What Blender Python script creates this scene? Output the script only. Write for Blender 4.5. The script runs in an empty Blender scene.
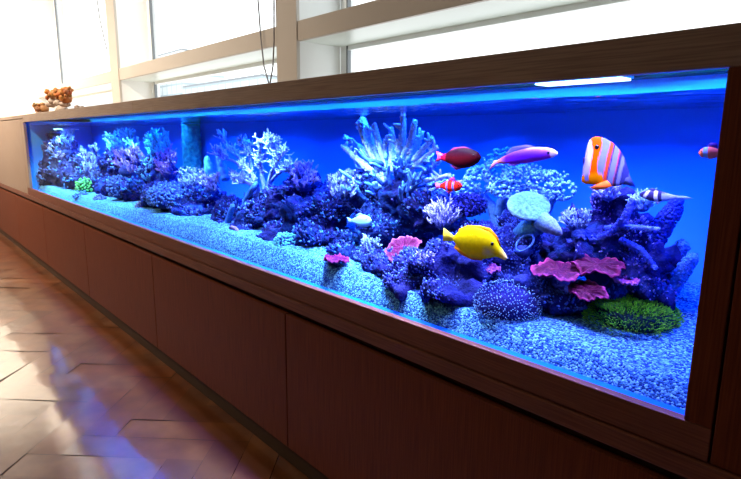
import bpy, bmesh, math, random
from mathutils import Vector, Matrix, noise
import numpy as np
random.seed(7)
sc = bpy.context.scene
COL = sc.collection
PI = math.pi

# ------------------------------------------------------------------ camera
F, YAW, PITCH, ROLL = 538.92, 0.8356, 0.1851, 0.0099
CAM = Vector((0, -1.0037, 1.217))
fw = Vector((-math.sin(YAW)*math.cos(PITCH), math.cos(YAW)*math.cos(PITCH), -math.sin(PITCH)))
r0 = Vector((math.cos(YAW), math.sin(YAW), 0)); u0 = r0.cross(fw)
rt = r0*math.cos(ROLL) + u0*math.sin(ROLL); up = -r0*math.sin(ROLL) + u0*math.cos(ROLL)
cd = bpy.data.cameras.new('camera'); cam = bpy.data.objects.new('camera', cd); COL.objects.link(cam)
cd.sensor_width = 36; cd.lens = F/741*36; cd.clip_start = .05; cd.clip_end = 400
m = Matrix((rt, up, -fw)).transposed().to_4x4(); m.translation = CAM
cam.matrix_world = m
sc.camera = cam

# ------------------------------------------------------------------ world, exposure
sc.view_settings.view_transform = 'Standard'; sc.view_settings.look = 'None'
sc.view_settings.gamma = 1; sc.view_settings.use_curve_mapping = False
sc.view_settings.exposure = 0.0
w = bpy.data.worlds.new('sky'); sc.world = w; w.use_nodes = True
nt = w.node_tree; bg = nt.nodes['Background']
bg.inputs[0].default_value = (.93, .98, 1.0, 1); bg.inputs[1].default_value = 2.15
sc.cycles.max_bounces = 8; sc.cycles.diffuse_bounces = 4; sc.cycles.glossy_bounces = 4
sc.cycles.transparent_max_bounces = 16; sc.cycles.sample_clamp_indirect = 6
sc.cycles.caustics_reflective = False; sc.cycles.caustics_refractive = False
sc.cycles.use_denoising = True

def area(name, loc, sx, sy, power, color, rot=(0, 0, 0), spread=180):
    l = bpy.data.lights.new(name, 'AREA'); l.shape = 'RECTANGLE'; l.size = sx; l.size_y = sy
    l.energy = power; l.color = color; l.spread = math.radians(spread)
    o = bpy.data.objects.new(name, l); o.location = loc; o.rotation_euler = rot; COL.objects.link(o); return o
# LED bars under the aquarium hood: deep blue wide ones, cool white narrow ones
for i in range(9):
    x = -.52 - i*.61
    area('blue_led', (x, .36, 1.362), .5, .05, 11, (.008, .10, 1.0), spread=165)
for i, x in enumerate((-.66, -1.05, -1.42, -2.08, -2.8, -3.62, -4.25, -4.85, -5.4)):
    area('white_led', (x, .27 if i == 0 else .145, 1.352), .2, .07, (2.3, 4.2, 8.0, 6.2, 4.2, 5.3, 6.8, 7.8, 6.4)[i], ((.66, .60, 1.0), (.72, .78, 1.0), (.60, .88, 1.0), (.60, .88, 1.0), (.5, .88, 1.0), (.42, .92, 1.0))[min(i, 5)], spread=110)
area('edge_fill', (-3.05, .045, 1.35), 5.4, .012, 10, (.01, .62, 1.0), rot=(math.radians(82), 0, 0), spread=80)  # added strip light, brightens the air gap above the water
area('front_blue_fill', (-2.97, .10, 1.366), 5.3, .02, 58, (.07, .055, 1.0), spread=165)  # added unseen row for blue spill on floor and rock fronts
area('front_fill', (-.52, .10, 1.352), .2, .05, 2.0, (.80, .72, 1.0), spread=120)  # added unseen fill for the front of the striped fish
area('front_fill', (-1.0, .09, 1.352), .2, .05, 1.8, (.80, .72, 1.0), spread=100)  # second unseen fill lamp added near the front glass
# warm ceiling lamps of the room (fixtures built further down)
LAMPS = [(-8.3, -1.2, 62, (-9.4, .5, 1.9), 100), (-6.5, -1.6, 85, (-7.1, .3, 1.5), 95), (-4.5, -1.9, 44, (-4.8, .3, 1.5), 95), (-2.6, -2.1, 14, (-2.9, .3, 1.5), 100), (-.8, -2.6, 1.5, (-.8, 0, 1), 140)]
for x, y, p, tg, sprd in LAMPS:
    o = area('ceiling_lamp_light', (x, y, 3.46), .2, .2, p, (1.0, .84, .66), spread=sprd)
    o.rotation_euler = (Vector(tg)-Vector((x, y, 3.46))).to_track_quat('-Z', 'Y').to_euler()

# ------------------------------------------------------------------ helpers
def ray(px, py): return fw*F + rt*(px-370.5) - up*(py-239.5)
def at(px, py, Y):
    v = ray(px, py); t = (Y-CAM.y)/v.y; return CAM + v*t
def proj(p):
    v = Vector(p)-CAM; k = F/v.dot(fw); return (370.5+k*v.dot(rt), 239.5-k*v.dot(up))
def mpp(p): return (Vector(p)-CAM).dot(fw)/F        # metres per pixel square-on

def tag(o, label=None, cat=None, group=None, kind=None):
    if label: o['label'] = label
    if cat: o['category'] = cat
    if group: o['group'] = group
    if kind: o['kind'] = kind
    return o
def empty(name, loc, label=None, cat=None, group=None, kind=None):
    o = bpy.data.objects.new(name, None); o.location = loc; o.empty_display_size = .05; COL.objects.link(o)
    return tag(o, label, cat, group, kind)
ICO = {}
def ico(n):
    if n not in ICO:
        b = bmesh.new(); bmesh.ops.create_icosphere(b, subdivisions=n, radius=1)
        b.verts.ensure_lookup_table()
        ICO[n] = ([v.co.copy() for v in b.verts], [[v.index for v in f.verts] for f in b.faces]); b.free()
    return ICO[n]
def frame(d):
    d = d.normalized(); a = Vector((0, 0, 1)) if abs(d.z) < .9 else Vector((1, 0, 0))
    s = d.cross(a).normalized(); return s, d.cross(s)
class G:
    def __init__(s): s.v = []; s.f = []; s.c = []; s.mi = []
    def add(s, vs, fs, col=(1, 1, 1), mi=0):
        b = len(s.v); s.v += [tuple(v) for v in vs]; s.f += [tuple(i+b for i in f) for f in fs]
        if col and isinstance(col[0], (list, tuple)): s.c += col
        else: s.c += [col]*len(vs)
        s.mi += [mi]*len(fs)
    def box(s, x0, x1, y0, y1, z0, z1, mi=0):
        vs = [(x, y, z) for x in (x0, x1) for y in (y0, y1) for z in (z0, z1)]
        s.add(vs, [(0, 1, 3, 2), (4, 6, 7, 5), (0, 4, 5, 1), (2, 3, 7, 6), (0, 2, 6, 4), (1, 5, 7, 3)], mi=mi)
        return s
    def sph(s, c, r, col=(1, 1, 1), n=1, sc_=(1, 1, 1), jit=0, rot=None):
        V, Fc = ico(n); c = Vector(c); out = []
        for p in V:
            k = r*(1+(random.uniform(-jit, jit) if jit else 0))
            q = Vector((p.x*k*sc_[0], p.y*k*sc_[1], p.z*k*sc_[2]))
            if rot: q = rot @ q
            out.append(c+q)
        s.add(out, Fc, col)
    def tube(s, pts, rad, n=8, col=(1, 1, 1), col2=None, bump=0, cap=True, flat=1):
        pts = [Vector(p) for p in pts]; vs = []; cs = []; fs = []
        N = len(pts); s1 = None
        for i, p in enumerate(pts):
            d = (pts[min(i+1, N-1)]-pts[max(i-1, 0)])
            if d.length < 1e-9: d = Vector((0, 0, 1))
            d.normalize()
            if s1 is None: s1, s2 = frame(d)
            else:
                s1 = (s1-d*s1.dot(d)).normalized(); s2 = d.cross(s1)
            r = rad[i] if isinstance(rad, (list, tuple)) else rad
            t = i/(N-1)
            cc = col if col2 is None else tuple(a+(b-a)*t for a, b in zip(col, col2))
            for k in range(n):
                a = 2*PI*k/n + (i % 2)*PI/n
                rr = r*(1+random.uniform(-bump, bump))
                vs.append(p + s1*math.cos(a)*rr + s2*math.sin(a)*rr*flat); cs.append(cc)
        for i in range(N-1):
            for k in range(n):
                a, b = i*n+k, i*n+(k+1) % n
                fs.append((a, b, b+n, a+n))
        if cap:
            vs.append(pts[-1]); cs.append(cs[-1]); L = len(vs)-1
            for k in range(n): fs.append(((N-1)*n+k, (N-1)*n+(k+1) % n, L))
            vs.append(pts[0]); cs.append(cs[0]); L = len(vs)-1
            for k in range(n): fs.append(((k+1) % n, k, L))
        s.add(vs, fs, cs)
    def build(s, name, mats, parent=None, origin=None, smooth=True, bevel=0):
        o0 = Vector(origin) if origin is not None else (parent.location.copy() if parent else Vector((0, 0, 0)))
        if parent and parent.parent: o0 = parent.location+parent.parent.location
        me = bpy.data.meshes.new(name)
        me.from_pydata([tuple(Vector(v)-o0) for v in s.v], [], s.f)
        if any(c != (1, 1, 1) for c in s.c):
            ca = me.color_attributes.new('Col', 'FLOAT_COLOR', 'POINT')
            ca.data.foreach_set('color', np.array([(*c[:3], 1) for c in s.c], dtype=np.float32).ravel())
        if not isinstance(mats, (list, tuple)): mats = [mats]
        for mm in mats: me.materials.append(mm)
        if len(mats) > 1: me.polygons.foreach_set('material_index', s.mi)
        if smooth: me.polygons.foreach_set('use_smooth', [True]*len(me.polygons))
        me.update()
        o = bpy.data.objects.new(name, me); COL.objects.link(o)
        if parent: o.parent = parent
        else: o.location = o0
        if bevel:
            b = o.modifiers.new('bevel', 'BEVEL'); b.width = bevel; b.segments = 2; b.limit_method = 'ANGLE'
        return o

# ------------------------------------------------------------------ materials
def mat(name, col=(.8, .8, .8), rough=.5, metal=0, col2=None, nscale=20, stretch=(1, 1, 1), bump=0, bscale=None,
        attr=False, tint=None, spec=.5, coat=0, emit=None, estr=0, contrast=(.35, .65), detail=4, sss=0):
    mm = bpy.data.materials.new(name); mm.use_nodes = True; n = mm.node_tree.nodes; L = mm.node_tree.links
    b = n['Principled BSDF']; b.inputs['Roughness'].default_value = rough; b.inputs['Metallic'].default_value = metal
    b.inputs['Specular IOR Level'].default_value = spec
    if coat: b.inputs['Coat Weight'].default_value = coat; b.inputs['Coat Roughness'].default_value = .08
    if sss: b.inputs['Subsurface Weight'].default_value = sss; b.inputs['Subsurface Scale'].default_value = .01
    b.inputs['Base Color'].default_value = (*col, 1)
    tc = n.new('ShaderNodeTexCoord'); mp = n.new('ShaderNodeMapping'); mp.inputs['Scale'].default_value = stretch
    L.new(tc.outputs['Object'], mp.inputs[0])
    out = None
    if attr:
        at_ = n.new('ShaderNodeAttribute'); at_.attribute_name = 'Col'; out = at_.outputs['Color']
    if tint:
        tm = n.new('ShaderNodeMix'); tm.data_type = 'RGBA'; tm.blend_type = 'MULTIPLY'; tm.inputs[0].default_value = 1
        L.new(out, tm.inputs[6]); tm.inputs[7].default_value = (*tint, 1); out = tm.outputs[2]
    if col2 is not None:
        nz = n.new('ShaderNodeTexNoise'); nz.inputs['Scale'].default_value = nscale; nz.inputs['Detail'].default_value = detail
        L.new(mp.outputs[0], nz.inputs[0])
        rp = n.new('ShaderNodeMapRange'); rp.inputs[1].default_value = contrast[0]; rp.inputs[2].default_value = contrast[1]
        L.new(nz.outputs[0], rp.inputs[0])
        mx = n.new('ShaderNodeMix'); mx.data_type = 'RGBA'
        if attr:
            mx.blend_type = 'MULTIPLY'; mx.inputs[7].default_value = (*col2, 1); L.new(out, mx.inputs[6])
        else:
            mx.inputs[6].default_value = (*col, 1); mx.inputs[7].default_value = (*col2, 1)
        L.new(rp.outputs[0], mx.inputs[0]); out = mx.outputs[2]
    if out: L.new(out, b.inputs['Base Color'])
    if bump:
        nb = n.new('ShaderNodeTexNoise'); nb.inputs['Scale'].default_value = bscale or nscale; nb.inputs['Detail'].default_value = 3
        L.new(mp.outputs[0], nb.inputs[0]); bp = n.new('ShaderNodeBump'); bp.inputs['Strength'].default_value = bump
        bp.inputs['Distance'].default_value = .01
        L.new(nb.outputs[0], bp.inputs['Height']); L.new(bp.outputs[0], b.inputs['Normal'])
    if emit: b.inputs['Emission Color'].default_value = (*emit, 1); b.inputs['Emission Strength'].default_value = estr
    return mm
def glassy(name, ior=1.45, tint=(1, 1, 1), bump=0, front=None):
    mm = bpy.data.materials.new(name); mm.use_nodes = True; n = mm.node_tree.nodes; L = mm.node_tree.links
    n.remove(n['Principled BSDF']); t = n.new('ShaderNodeBsdfTransparent'); t.inputs[0].default_value = (*tint, 1)
    g = n.new('ShaderNodeBsdfGlossy'); g.inputs['Roughness'].default_value = .02
    f = n.new('ShaderNodeFresnel'); f.inputs[0].default_value = ior; x = n.new('ShaderNodeMixShader')
    L.new(f.outputs[0], x.inputs[0]); L.new(t.outputs[0], x.inputs[1]); L.new(g.outputs[0], x.inputs[2])
    if front:      # a solid pane: the sheen sits on the face where light enters only
        ge = n.new('ShaderNodeNewGeometry'); inv = n.new('ShaderNodeMath'); inv.operation = 'SUBTRACT'; inv.inputs[0].default_value = 1
        L.new(ge.outputs['Backfacing'], inv.inputs[1]); mu = n.new('ShaderNodeMath'); mu.operation = 'MULTIPLY'
        L.new(inv.outputs[0], mu.inputs[0]); L.new(f.outputs[0], mu.inputs[1])
        m3 = n.new('ShaderNodeMath'); m3.operation = 'MULTIPLY'; m3.inputs[1].default_value = front
        L.new(mu.outputs[0], m3.inputs[0]); L.new(m3.outputs[0], x.inputs[0])
    L.new(x.outputs[0], n['Material Output'].inputs[0])
    if bump:
        tc = n.new('ShaderNodeTexCoord'); mp = n.new('ShaderNodeMapping'); mp.inputs['Scale'].default_value = (1, 2.2, 1)
        nb = n.new('ShaderNodeTexNoise'); nb.inputs['Scale'].default_value = 14; bp = n.new('ShaderNodeBump')
        bp.inputs['Strength'].default_value = bump; bp.inputs['Distance'].default_value = .02
        L.new(tc.outputs['Object'], mp.inputs[0]); L.new(mp.outputs[0], nb.inputs[0]); L.new(nb.outputs[0], bp.inputs['Height'])
        L.new(bp.outputs[0], g.inputs['Normal']); L.new(bp.outputs[0], f.inputs['Normal'])
    return mm
WOOD_H = mat('wood_horizontal_glare', (.33, .232, .165), .36, col2=(.22, .142, .10), nscale=30, stretch=(.25, 4, 9), bump=.05)  # frame wood paled and greyed to carry the lamp glare
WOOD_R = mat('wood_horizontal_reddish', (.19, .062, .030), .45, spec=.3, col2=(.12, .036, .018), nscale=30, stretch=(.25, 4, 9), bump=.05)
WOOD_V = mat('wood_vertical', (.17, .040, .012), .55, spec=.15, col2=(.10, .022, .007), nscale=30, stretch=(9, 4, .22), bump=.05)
WOOD_S = mat('wood_vertical_glare', (.33, .232, .165), .4, col2=(.22, .142, .10), nscale=30, stretch=(9, 4, .22), bump=.05)  # same glare-paled colour for the left stile and panels
WOOD_D = mat('wood_dark_recess', (.018, .010, .008), .6)
TOE = mat('toe_kick_dark', (.05, .022, .006), .6, spec=.2)
WALL = mat('white_wall_paint', (.84, .82, .78), .6)
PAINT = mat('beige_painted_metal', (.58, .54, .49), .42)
PAINT_L = mat('pale_metal_sky_bright', (.93, .95, .95), .35)  # paled so the mullion sides hold the brightness of the sky
GREY = mat('window_gasket', (.22, .24, .26), .4)
GLASS = glassy('window_glass', front=1.0); TANKGLASS = glassy('aquarium_glass', 1.25, front=.22)
WATER = glassy('water_surface', 1.33, bump=.6)
BACK = mat('blue_backdrop', (.05, .36, .86), .7, spec=.1)
EDGE_GLOW = mat('edge_glow_blue', (.004, .17, .95), .7, spec=.05)  # bright blue carries the refracted glow of the glass edge
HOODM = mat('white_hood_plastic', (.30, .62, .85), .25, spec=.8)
LENS = mat('led_lens', (.8, .9, 1), .3, emit=(.55, .85, 1), estr=4)
BLK = mat('black_eye', (.004, .004, .006), .12)
WHT = mat('white_plastic', (.75, .75, .73), .4)
PALE = mat('pale_coral_tissue', attr=True, tint=(.72, .95, 1.0), rough=.65, col2=(.6, .6, .75), nscale=160, bump=.25, bscale=220, spec=.12)  # milder share of the blue lamp cast in this tint
CORAL = mat('coral_tissue', attr=True, tint=(.25, .54, .80), rough=.65, col2=(.55, .55, .7), nscale=160, bump=.25, bscale=220, spec=.12)  # tint puts the blue lamp cast into the coral colour
SKIN = mat('fish_skin', attr=True, spec=.04, rough=.55, col2=(.88, .88, .88), nscale=90)
ROCK = mat('reef_rock', attr=True, tint=(.15, .30, .58), rough=.85, col2=(.22, .2, .42), nscale=34, bump=.7, bscale=90, contrast=(.3, .7), detail=8, spec=.1)  # tint cuts red so the rock colour carries the blue light
ORN = mat('driftwood', attr=True, rough=.6, col2=(.6, .55, .5), nscale=30, bump=.3)

# ------------------------------------------------------------------ room
XL, XR, ZB, ZT = -5.816, -.279, .7326, 1.3326
TOPZ = 1.3976
g = G(); g.box(-9.72, 3.1, -4.6, 1.4, -.12, -.006); 
# herringbone parquet blocks as one floor
W_, L_ = .14, .56
c45 = math.cos(PI/4)
FLOOR = mat('oak_parquet', attr=True, rough=.30, col2=(.62, .52, .45), nscale=7, stretch=(1, 1, 1), spec=1.0, coat=1.0, bump=.05, bscale=16)
FLOOR.node_tree.nodes['Principled BSDF'].inputs['Coat IOR'].default_value = 3.2
FLOOR.node_tree.nodes['Principled BSDF'].inputs['Coat Roughness'].default_value = .085
gf = G(); gf.add([(-9.7, -4.6, -.006), (3, -4.6, -.006), (3, 1.3, -.006), (-9.7, 1.3, -.006)], [(0, 1, 2, 3)], (.03, .015, .01))
def plank(ox, oy, dx, dy):
    # rectangle with corner (ox,oy), size dx,dy in the herringbone frame, turned 45 degrees
    cs = []
    tone = random.uniform(.5, .8); hue = random.uniform(-.02, .03)
    col = (.34*tone, (.108+hue*.6)*tone, (.028+hue*.3)*tone)
    cx_, cy_ = ox+dx/2, oy+dy/2
    X = (cx_-cy_)*c45; Y = (cx_+cy_)*c45
    if not (-9.8 < X-3 < 3.1 and -3.6 < Y-2 < .35): return
    tx, ty = random.uniform(-.0030, .0030), random.uniform(-.0030, .0030)
    e = .0007
    for ax, ay in ((e, e), (dx-e, e), (dx-e, dy-e), (e, dy-e)):
        x, y = ox+ax, oy+ay
        dz = (ax-dx/2)*tx/.1*.6 + (ay-dy/2)*ty/.1*.6
        cs.append(((x-y)*c45-3, (x+y)*c45-2, min(.0, dz-.001)+.001))
    n = 6; vs = []; u_, v_ = dx >= dy, None
    A, B, C_, D = [Vector(q) for q in cs]
    for i in range(n+1):
        t = i/n
        if u_: P0, P1 = A.lerp(B, t), D.lerp(C_, t)
        else: P0, P1 = A.lerp(D, t), B.lerp(C_, t)
        vs += [P0, P1]
    fs = [(2*i, 2*i+2, 2*i+3, 2*i+1) for i in range(n)] if u_ else [(2*i, 2*i+1, 2*i+3, 2*i+2) for i in range(n)]
    gf.add(vs, fs, col)
for i in range(-70, 70):
    for j in range(-30, 30):
        ox, oy = i*W_ + j*2*L_*0, 0
        x = i*W_ + j*L_; y = i*W_ - j*L_
        plank(x, y, L_, W_)
        plank(x, y-0 + W_, W_, L_) if False else plank(x-W_, y+W_-W_, W_, L_)
fl = gf.build('floor', FLOOR, smooth=False); tag(fl, kind='structure')

def struct(name, gg, mm, smooth=False, bevel=0):
    o = gg.build(name, mm, smooth=smooth, bevel=bevel); return tag(o, kind='structure')
struct('ceiling', G().box(-9.72, 3.1, -4.6, 1.4, 6.0, 6.1), mat('dim_ceiling', (.3, .26, .22), .7))
struct('wall_left', G().box(-9.8, -9.7, -4.6, 1.4, 0, 6.0), WALL)
struct('wall_right', G().box(3.0, 3.1, -4.6, 1.4, 0, 6.0), mat('brown_wall', (.05, .03, .02), .7))
struct('wall_behind', G().box(-9.7, 3.0, -4.7, -4.6, 0, 6.0), mat('tan_wall', (.10, .06, .045), .7))
# window wall: low wall, pier, header
struct('wall_window', G().box(-9.7, 3.0, .62, .96, 0, TOPZ-.03), WALL)
struct('wall_pier', G().box(-9.7, -8.2, .6, 1.0, TOPZ-.03, 6.0), WALL)
# mullions (boxes) and transom
MX = [(-2.52, -2.335), (-5.225, -5.015), (.18, .37)]
for k, (a, b) in enumerate(MX):
    e_ = empty('trim_%d' % (k+1), (a, .6, TOPZ-.03), kind='structure')
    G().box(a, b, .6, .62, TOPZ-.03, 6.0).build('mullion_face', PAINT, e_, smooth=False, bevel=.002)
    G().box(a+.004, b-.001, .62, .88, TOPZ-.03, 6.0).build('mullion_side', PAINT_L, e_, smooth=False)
struct('trim_4', G().box(-8.2, 3.0, .608, .628, 1.69, 1.785), PAINT, bevel=.002)
struct('trim_5', G().box(-8.2, 3.0, .628, .88, 1.692, 1.783), mat('transom_underside', (.82, .90, .85), .3))
struct('trim_6', G().box(-8.2, 3.0, .58, .9, TOPZ-.03, TOPZ-.006), PAINT)
edges = [(-8.2, -5.225), (-5.015, -2.52), (-2.335, .18), (.37, 3.0)]
for k, (a, b) in enumerate(edges):
    e_ = empty('window_%d' % (k+1), ((a+b)/2, .92, TOPZ), kind='structure')
    fr = G(); t = .05
    for z0, z1 in ((TOPZ-.02, 1.70), (1.775, 5.8)):
        fr.box(a, a+t, .88, .93, z0, z1); fr.box(b-t, b, .88, .93, z0, z1)
        fr.box(a+t, b-t, .88, .93, z0, z0+.03); fr.box(a+t, b-t, .88, .93, z1-.03, z1)
    fr.build('window_frame', PAINT_L, e_, smooth=False)
    gs = G()
    for z0, z1 in ((TOPZ-.02, 1.70), (1.775, 5.8)):
        gs.box(a+t, a+t+.012, .878, .9, z0, z1); gs.box(b-t-.012, b-t, .878, .9, z0, z1)
    gs.box(a+t+.012, b-t-.012, .878, .9, 1.80, 1.808)
    gs.build('gasket', GREY, e_, smooth=False)
    G().box(a+t, b-t, .90, .908, TOPZ, 5.8).build('window_pane', GLASS, e_, smooth=False)
struct('wall_header', G().box(-8.2, 3.0, .6, .96, 5.8, 6.0), WALL)

# cabinet run -----------------------------------------------------------------
DX = [-.29, -1.557, -2.827, -4.10, -5.37, -6.64, -7.91, -9.18, -9.68]
nm = ['under the right end of the aquarium glass, darkest', 'second from the right, with its groove at photo centre', 'third from the right under the aquarium glass',
      'fourth from the right under the aquarium glass', 'under the left end of the aquarium glass', 'just past the left end of the aquarium glass', 'far left in the run, cut by the photo edge', 'in the far left corner']
def cab(x0, x1, lab):
    e_ = empty('base_cabinet', ((x0+x1)/2, 0, 0), lab, 'cabinet', 'brown base cabinets under the aquarium')
    G().box(x0, x1, .022, .56, .0, .62).build('body', TOE, e_, smooth=False)
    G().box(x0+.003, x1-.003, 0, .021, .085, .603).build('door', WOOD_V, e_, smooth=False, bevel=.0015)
for k in range(len(DX)-1):
    cab(DX[k+1], DX[k], 'flat brown cabinet unit ' + nm[k])
cab(-.29, 1.0, 'flat brown wood cabinet door unit at the bottom right corner')
# moulding shelf under the tank
o = G().box(-9.68, 1.0, -.006, .56, .6285, .668).build('ledge_moulding', WOOD_R, origin=(-3, 0, .63), smooth=False, bevel=.003)
tag(o, 'long thin brown wood ledge moulding running under the aquarium frame above the cabinet doors', 'moulding')
o = G().box(-9.68, 1.0, .03, .56, .6201, .6285).build('shadow_gap_board', WOOD_D, origin=(-3, 0, .62), smooth=False)
tag(o, 'dark recessed board in the gap between the cabinet doors and ledge', 'board')
# frame round the glass
fr = empty('aquarium_surround', (-3, 0, .67), 'long brown wooden frame around the aquarium glass', 'frame')
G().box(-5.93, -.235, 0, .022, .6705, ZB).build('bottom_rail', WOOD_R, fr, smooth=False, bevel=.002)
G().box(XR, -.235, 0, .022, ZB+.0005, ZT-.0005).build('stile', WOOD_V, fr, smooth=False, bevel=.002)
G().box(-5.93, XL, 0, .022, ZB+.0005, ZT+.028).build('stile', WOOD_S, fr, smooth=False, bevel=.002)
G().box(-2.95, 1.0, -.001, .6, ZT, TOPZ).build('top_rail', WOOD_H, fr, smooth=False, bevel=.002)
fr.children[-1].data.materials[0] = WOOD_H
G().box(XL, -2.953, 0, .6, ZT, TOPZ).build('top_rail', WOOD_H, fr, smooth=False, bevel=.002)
# hollow the boards: rails only 22 mm deep, hood lid behind
for ch in fr.children:
    if ch.name.startswith('top_rail'):
        for v in ch.data.vertices:
            if v.co.y > .3: v.co.y = .022
G().box(-9.68, XL-.003, 0, .022, 1.367, TOPZ).build('top_rail', WOOD_H, fr, smooth=False, bevel=.002)
G().box(-9.68, 1.0, .0225, .60, TOPZ-.012, TOPZ-.001).build('lid_board', WOOD_H, fr, smooth=False)
for (a, b, lab) in ((-.231, 1.0, 'plain brown side panel to the right of the aquarium glass'), (-7.8, -5.935, 'brown side panel, glare painted in, left of the aquarium glass'), (-9.68, -7.805, 'brown side panel, glare painted in, at the far left in the corner')):
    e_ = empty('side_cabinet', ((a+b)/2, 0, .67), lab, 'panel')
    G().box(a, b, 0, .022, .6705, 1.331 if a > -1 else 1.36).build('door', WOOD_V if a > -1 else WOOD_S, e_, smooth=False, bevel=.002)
    G().box(max(a, -9.68), b, .0225, .56, .6705, 1.33).build('body', TOE, e_, smooth=False)

# aquarium --------------------------------------------------------------------
aq = empty('aquarium', (-3, .3, .69), 'very long glass aquarium glowing blue with coral reef and fish', 'aquarium')
TX0, TX1, TY0, TY1 = -5.84, -.255, .036, .57
G().box(TX0, TX1, .024, .036, .675, 1.345).build('front_pane', TANKGLASS, aq, smooth=False)
G().box(TX0, TX1, TY1, TY1+.01, .675, 1.383).build('back_panel', BACK, aq, smooth=False)
G().box(TX0-.01, TX0, .024, TY1, .675, 1.345).build('end_panel', BACK, aq, smooth=False)
G().box(TX1, TX1+.01, .024, TY1, .675, 1.345).build('end_panel', BACK, aq, smooth=False)
G().box(TX0, TX1, .024, TY1, .6705, .675).build('bottom_panel', BACK, aq, smooth=False)
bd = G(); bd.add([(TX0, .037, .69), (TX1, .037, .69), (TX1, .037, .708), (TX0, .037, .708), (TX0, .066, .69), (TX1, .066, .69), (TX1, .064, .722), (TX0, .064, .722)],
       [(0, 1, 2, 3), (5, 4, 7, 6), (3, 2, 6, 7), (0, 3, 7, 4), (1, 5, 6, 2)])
bd.build('edge_glow_strip', EDGE_GLOW, aq, smooth=False)  # added strip in place of light refracted through the bottom glass edge
WZ = 1.3015
G().box(TX0, TX1, TY1-.004, TY1-.0005, WZ+.001, 1.383).build('gap_bright_strip', HOODM, aq, smooth=False)  # pale strip added to brighten the air gap above the waterline
ws = G(); NX, NY = 260, 26; vs = []
for i in range(NX+1):
    for j in range(NY+1):
        x = TX0+(TX1-TX0)*i/NX; y = TY0+(TY1-TY0)*j/NY
        vs.append((x, y, WZ+.003*noise.noise(Vector((x*9, y*16, 0)))+.0022*math.exp(-(y-TY0)/.01)))
ws.add(vs, [(i*(NY+1)+j, (i+1)*(NY+1)+j, (i+1)*(NY+1)+j+1, i*(NY+1)+j+1) for i in range(NX) for j in range(NY)])
ws.build('water_surface', WATER, aq)
# light fixtures
e_ = empty('blue_light_bar', (-2.96, .36, 1.364), 'slim continuous blue light bar under the aquarium hood near the back', 'light')
G().box(-5.68, -.24-.03, .33, .39, 1.364, 1.382).build('housing', WOOD_D, e_, smooth=False)
e_ = empty('blue_light_bar', (-2.96, .08, 1.368), 'added slim violet blue fill bar hidden under the aquarium hood just behind the top rail', 'light')
G().box(-5.68, -.3, .075, .108, 1.367, 1.383).build('housing', WOOD_D, e_, smooth=False)  # housing added around the unseen front blue fill
G().box(-5.76, -.34, .038, .044, 1.343, 1.358).build('edge_fill_housing', WOOD_D, e_, smooth=False)  # housing added for the strip that brightens the air gap
WL = ['bright white light strip glowing above the water at the top right of the aquarium', 'white light strip above the yellow fish, second from the right', 'white light strip above the big staghorn coral, third from the right',
      'white light strip above the rocks left of the staghorn coral', 'white light strip above the antler-like coral', 'white light strip above the grey green coral by the pillar',
      'white light strip above the turquoise bushy coral', 'white light strip above the second coral tree from the left', 'white light strip nearest the left end of the aquarium']
for i, x in enumerate((-.66, -1.05, -1.42, -2.08, -2.8, -3.62, -4.25, -4.85, -5.4)):
    lab = WL[i]
    yy = .27 if i == 0 else .145
    e_ = empty('white_light_bar', (x, yy, 1.354), lab, 'light', 'white light strips under the aquarium hood')
    G().box(x-.11, x+.11, yy-.034, yy+.034, 1.358, 1.380).build('housing', HOODM, e_, smooth=False)
    G().box(x-.105, x+.105, yy-.03, yy+.03, 1.3535, 1.358).build('lens', LENS, e_, smooth=False)
G().box(TX0, TX1, .04, TY1, 1.384, 1.3855).build('hood_liner', HOODM, aq, smooth=False)
for x, y, p, tg, sprd in LAMPS:
    e_ = empty('ceiling_lamp', (x, y, 3.47), 'square warm lamp hanging on a rod, ' + {-8.3: 'nearest the left wall', -6.5: 'second from the left wall', -4.5: 'third from the left wall', -2.6: 'over the middle of the aquarium', -.8: 'over its right end'}[x], 'lamp', 'warm ceiling lamps over the floor')
    G().box(x-.09, x+.09, y-.09, y+.09, 3.56, 3.68).box(x-.01, x+.01, y-.01, y+.01, 3.68, 5.99).build('housing', WHT, e_, smooth=False)

# sand ------------------------------------------------------------------------
KX = [-5.9, -4.4, -3.7, -2.9, -2.2, -1.8, -1.45, -1.2, -1.0, -.8, -.65, -.5, -.25]
KZ = [.762, .764, .768, .790, .800, .797, .793, .783, .776, .770, .760, .755, .748]
def sand(x, y):
    z = float(np.interp(x, KX, KZ)); t = max(0, y-.04)
    return z + float(np.interp(x, [-5.8, -1.6, -.9, -.4], [.08, .07, .12, .19]))*t + .007*noise.noise(Vector((x*5, y*6, 1))) * min(1, t*8+.35) + .004*noise.noise(Vector((x*22, y*22, 4)))
sg = G(); xs = []; x = TX0+.002
while x < TX1-.002: xs.append(x); x += .006 if x > -2.6 else .014
xs.append(TX1-.002)
ys = [.092+(TY1-.094)*(j/70)**1.2 for j in range(71)]; vs = []
for x in xs:
    vs.append((x, .0645, .712))
    for y in ys:
        vs.append((x, y, sand(x, y)+.0022*noise.noise(Vector((x*120, y*120, 0)))))
R_ = len(ys)+1
sg.add(vs, [(i*R_+j, (i+1)*R_+j, (i+1)*R_+j+1, i*R_+j+1) for i in range(len(xs)-1) for j in range(R_-1)])
SAND = bpy.data.materials.new('coral_gravel'); SAND.use_nodes = True
n = SAND.node_tree.nodes; L = SAND.node_tree.links; b = n['Principled BSDF']; b.inputs['Roughness'].default_value = .9; b.inputs['Specular IOR Level'].default_value = .1
tc = n.new('ShaderNodeTexCoord'); v = n.new('ShaderNodeTexVoronoi'); v.inputs['Scale'].default_value = 240
L.new(tc.outputs['Object'], v.inputs[0]); rp = n.new('ShaderNodeValToRGB')
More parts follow.
